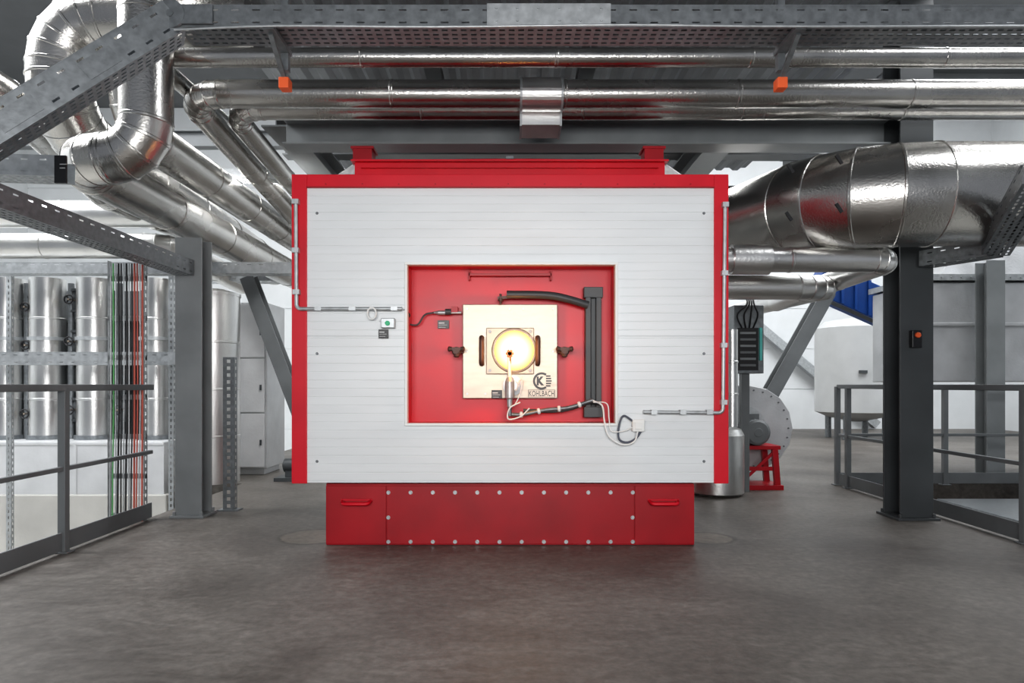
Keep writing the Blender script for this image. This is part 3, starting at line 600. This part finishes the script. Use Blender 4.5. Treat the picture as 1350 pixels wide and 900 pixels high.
MB().box(b.x+.01,b.x+.035,6.87,6.9,b.z+.1,a.z).obj('side_strip',teal,ce,'teal painted side strip')
for k in range(4): cable([W(978+k*5,432,6.88),W(972+k*9,415,6.8),W(985+k*3,400,6.8),W(980+k*4,385,6.9)],.009,black,'black cable looping above the control unit',g='control unit cables')
duct('riser_pipe',[(2.02,6.2,.72),(2.02,6.2,1.6)],.05,'slim silver riser pipe close to the furnace edge',seam=.3,mat=aluB)
tk=thing('water_tank',(7.1,14,0),'large pale round tank standing on short legs','tank')
MB().lathe((7.1,14,.35),(0,0,1),[(0,.1),(.1,.55),(.2,.78),(1.9,.78),(2.05,.6),(2.12,.1)],48).obj('shell',shellm,tk)
for a in (45,135,225,315): c=V((7.1+.55*math.cos(math.radians(a)),14+.55*math.sin(math.radians(a)),0)); MB().cyl(c,c+V((0,0,.6)),.06,12).obj('leg',galv,tk)
q=V((7.1-.2,13.2,1.35)); MB().box(q.x-.12,q.x+.02,q.y,q.y+.06,q.z-.03,q.z+.03).obj('hatch_handle',paintD,tk)
cv=thing('blue_conveyor',W(1130,410,10),'blue enclosed inclined conveyor rising behind the column','conveyor')
ca,cb=W(1075,368,10),W(1215,430,9.9)
MB().bar(ca,cb,.4,.46).obj('trough',bluec,cv,bevel=.01)
for k in range(8):
    p=ca.lerp(cb,(k+.5)/8); MB().bar(p+V((0,-.22,.25)),p+V((0,-.22,-.25)),.04,.03,(0,1,0)).obj('stiffener',bluec,cv)
MB().bar(ca+V((0,-.25,-.32)),cb+V((0,-.25,-.32)),.04,.04).obj('side_rail',paintD,cv)
for f in (.9,):
    p=ca.lerp(cb,f); MB().bar((p.x,10.1,0),(p.x,10.1,p.z-.2),.08,.08,(0,1,0)).obj('leg',paint,cv)
db=thing('clad_duct_box',(5.6,8.2,1.1),'large silver clad rectangular duct box with bolted flanges','duct')
mb=MB().box(X(1222,8.0),X(1480,8.0),8.0,9.2,Z(503,8.0),Z(372,8.0)); mb.box(X(1222,8),X(1480,8),7.97,8.0,Z(430,8),Z(425,8)); mb.obj('casing',cladg,db,bevel=.01)
mb=MB().box(X(1222,8)-.03,X(1480,8)+.03,7.95,9.25,Z(370,8),Z(362,8))
for k in range(20): x=X(1225,8)+k*.115; mb.lathe((x,7.95,Z(366,8)),(0,-1,0),[(0,.012),(.012,.012)],6)
mb.obj('flange',galvL,db)
mb=MB(); xa_,xb_=X(1245,8),X(1460,8); mb.add([(xa_,8.1,Z(362,8)),(xb_,8.1,Z(362,8)),(xb_,9.1,Z(362,8)),(xa_,9.1,Z(362,8)),(xa_+.5,8.3,Z(300,8)),(xb_,8.3,Z(300,8)),(xb_,9.0,Z(300,8)),(xa_+.5,9.0,Z(300,8))],[(0,1,5,4),(1,2,6,5),(2,3,7,6),(3,0,4,7),(4,5,6,7)]); mb.obj('transition_hood',cladg,db)
for x in (X(1235,8),X(1440,8)): MB().bar((x,8.2,0),(x,8.2,1.14),.1,.1,(0,1,0)).obj('leg',paint,db)
lm=thing('lower_machine',(5.8,6.6,-2),'grey clad machine standing on the lower level','machine')
MB().box(4.5,7.5,5.9,7.2,-2,-.1).obj('casing',galv,lm,bevel=.01); MB().bar((4.15,5.8,-.9),(4.95,5.8,.40),.09,.09,(0,1,0)).obj('strut',paintD,lm)
MB().lathe((5.0,6.6,.06),(1,0,0),[(0,.08),(.05,.12),(.3,.12),(.35,.06)],20).obj('drive',brownish,lm,'dark rusty red drive'); MB().box(5.05,5.3,6.5,6.7,-.1,.0).obj('mount',redD,lm)
isw=thing('isolator_switch',(3.3,5.52,1.5),'small black isolator switch with orange knob on the column','switch')
mb=MB(); mb.box(3.245,3.325,5.50,5.55,1.40,1.54); mb.obj('housing',black2,isw,bevel=.004); MB().lathe((3.285,5.50,1.50),(0,-1,0),[(0,.022),(.015,.022),(.02,.016)],16).obj('knob',orange,isw)
# ------------------------------------------------------------------ lights
def area(loc,tgt,sx,sy,e,c=(1,1,1)):
    l=bpy.data.lights.new('added_area','AREA'); l.shape='RECTANGLE'; l.size=sx; l.size_y=sy; l.energy=e; l.color=c
    o=bpy.data.objects.new('added_area_light',l); col.objects.link(o); o.location=loc; o.rotation_euler=(V(tgt)-V(loc)).to_track_quat('-Z','Y').to_euler(); return o  # unseen area lights added to light the hall, not real fixtures
area((0,-1.8,1.9),(0,4.7,1.0),4,1.2,225,(1,.99,.98))  # added key light behind the camera to brighten the furnace front
area((-7.5,7,7.6),(-6,8,0),6,8,1250,(.96,.98,1))
area((7.5,10,7.6),(7,11,0),6,8,1050,(.96,.98,1))
area((0,13.5,7.6),(0,13,0),8,3,500)
area((-5.2,4.6,5.6),(-4.6,8,0),2.5,1.0,240,(.97,.98,1)); area((5.2,3.4,5.8),(4.2,6,1.5),2.5,1.0,110,(.97,.98,1))  # added lights to brighten the side cladding and ducts
area((-2.2,6.8,3.1),(-3.2,8.3,0.6),1.2,.6,60); area((2.6,7.2,3.3),(2.8,7.6,0),.8,2.0,45)  # small added fills for the plant on both sides behind the furnace
l=bpy.data.lights.new('g','POINT'); l.energy=5; l.color=(1,.38,.08); l.shadow_soft_size=.06
o=bpy.data.objects.new('added_halo_light',l); col.objects.link(o); o.location=(gc.x,4.46,gc.z)  # point light added in front of the sight glass for its orange halo
w=bpy.data.worlds.new('w'); bpy.context.scene.world=w; w.use_nodes=True
w.node_tree.nodes['Background'].inputs[0].default_value=(.85,.9,1,1); w.node_tree.nodes['Background'].inputs[1].default_value=.30
# ------------------------------------------------------------------ camera
cam=bpy.data.cameras.new('cam'); co=bpy.data.objects.new('cam',cam); col.objects.link(co); co.location=(0,0,1.1); co.rotation_euler=(math.pi/2,0,0)
cam.lens=24; cam.sensor_width=36; cam.shift_y=57/1350; cam.shift_x=3/1350; cam.clip_start=.05
bpy.context.scene.camera=co
bpy.context.scene.view_settings.view_transform='Standard'
try: bpy.context.scene.view_settings.look='Medium High Contrast'
except Exception as ex: print('look',ex)
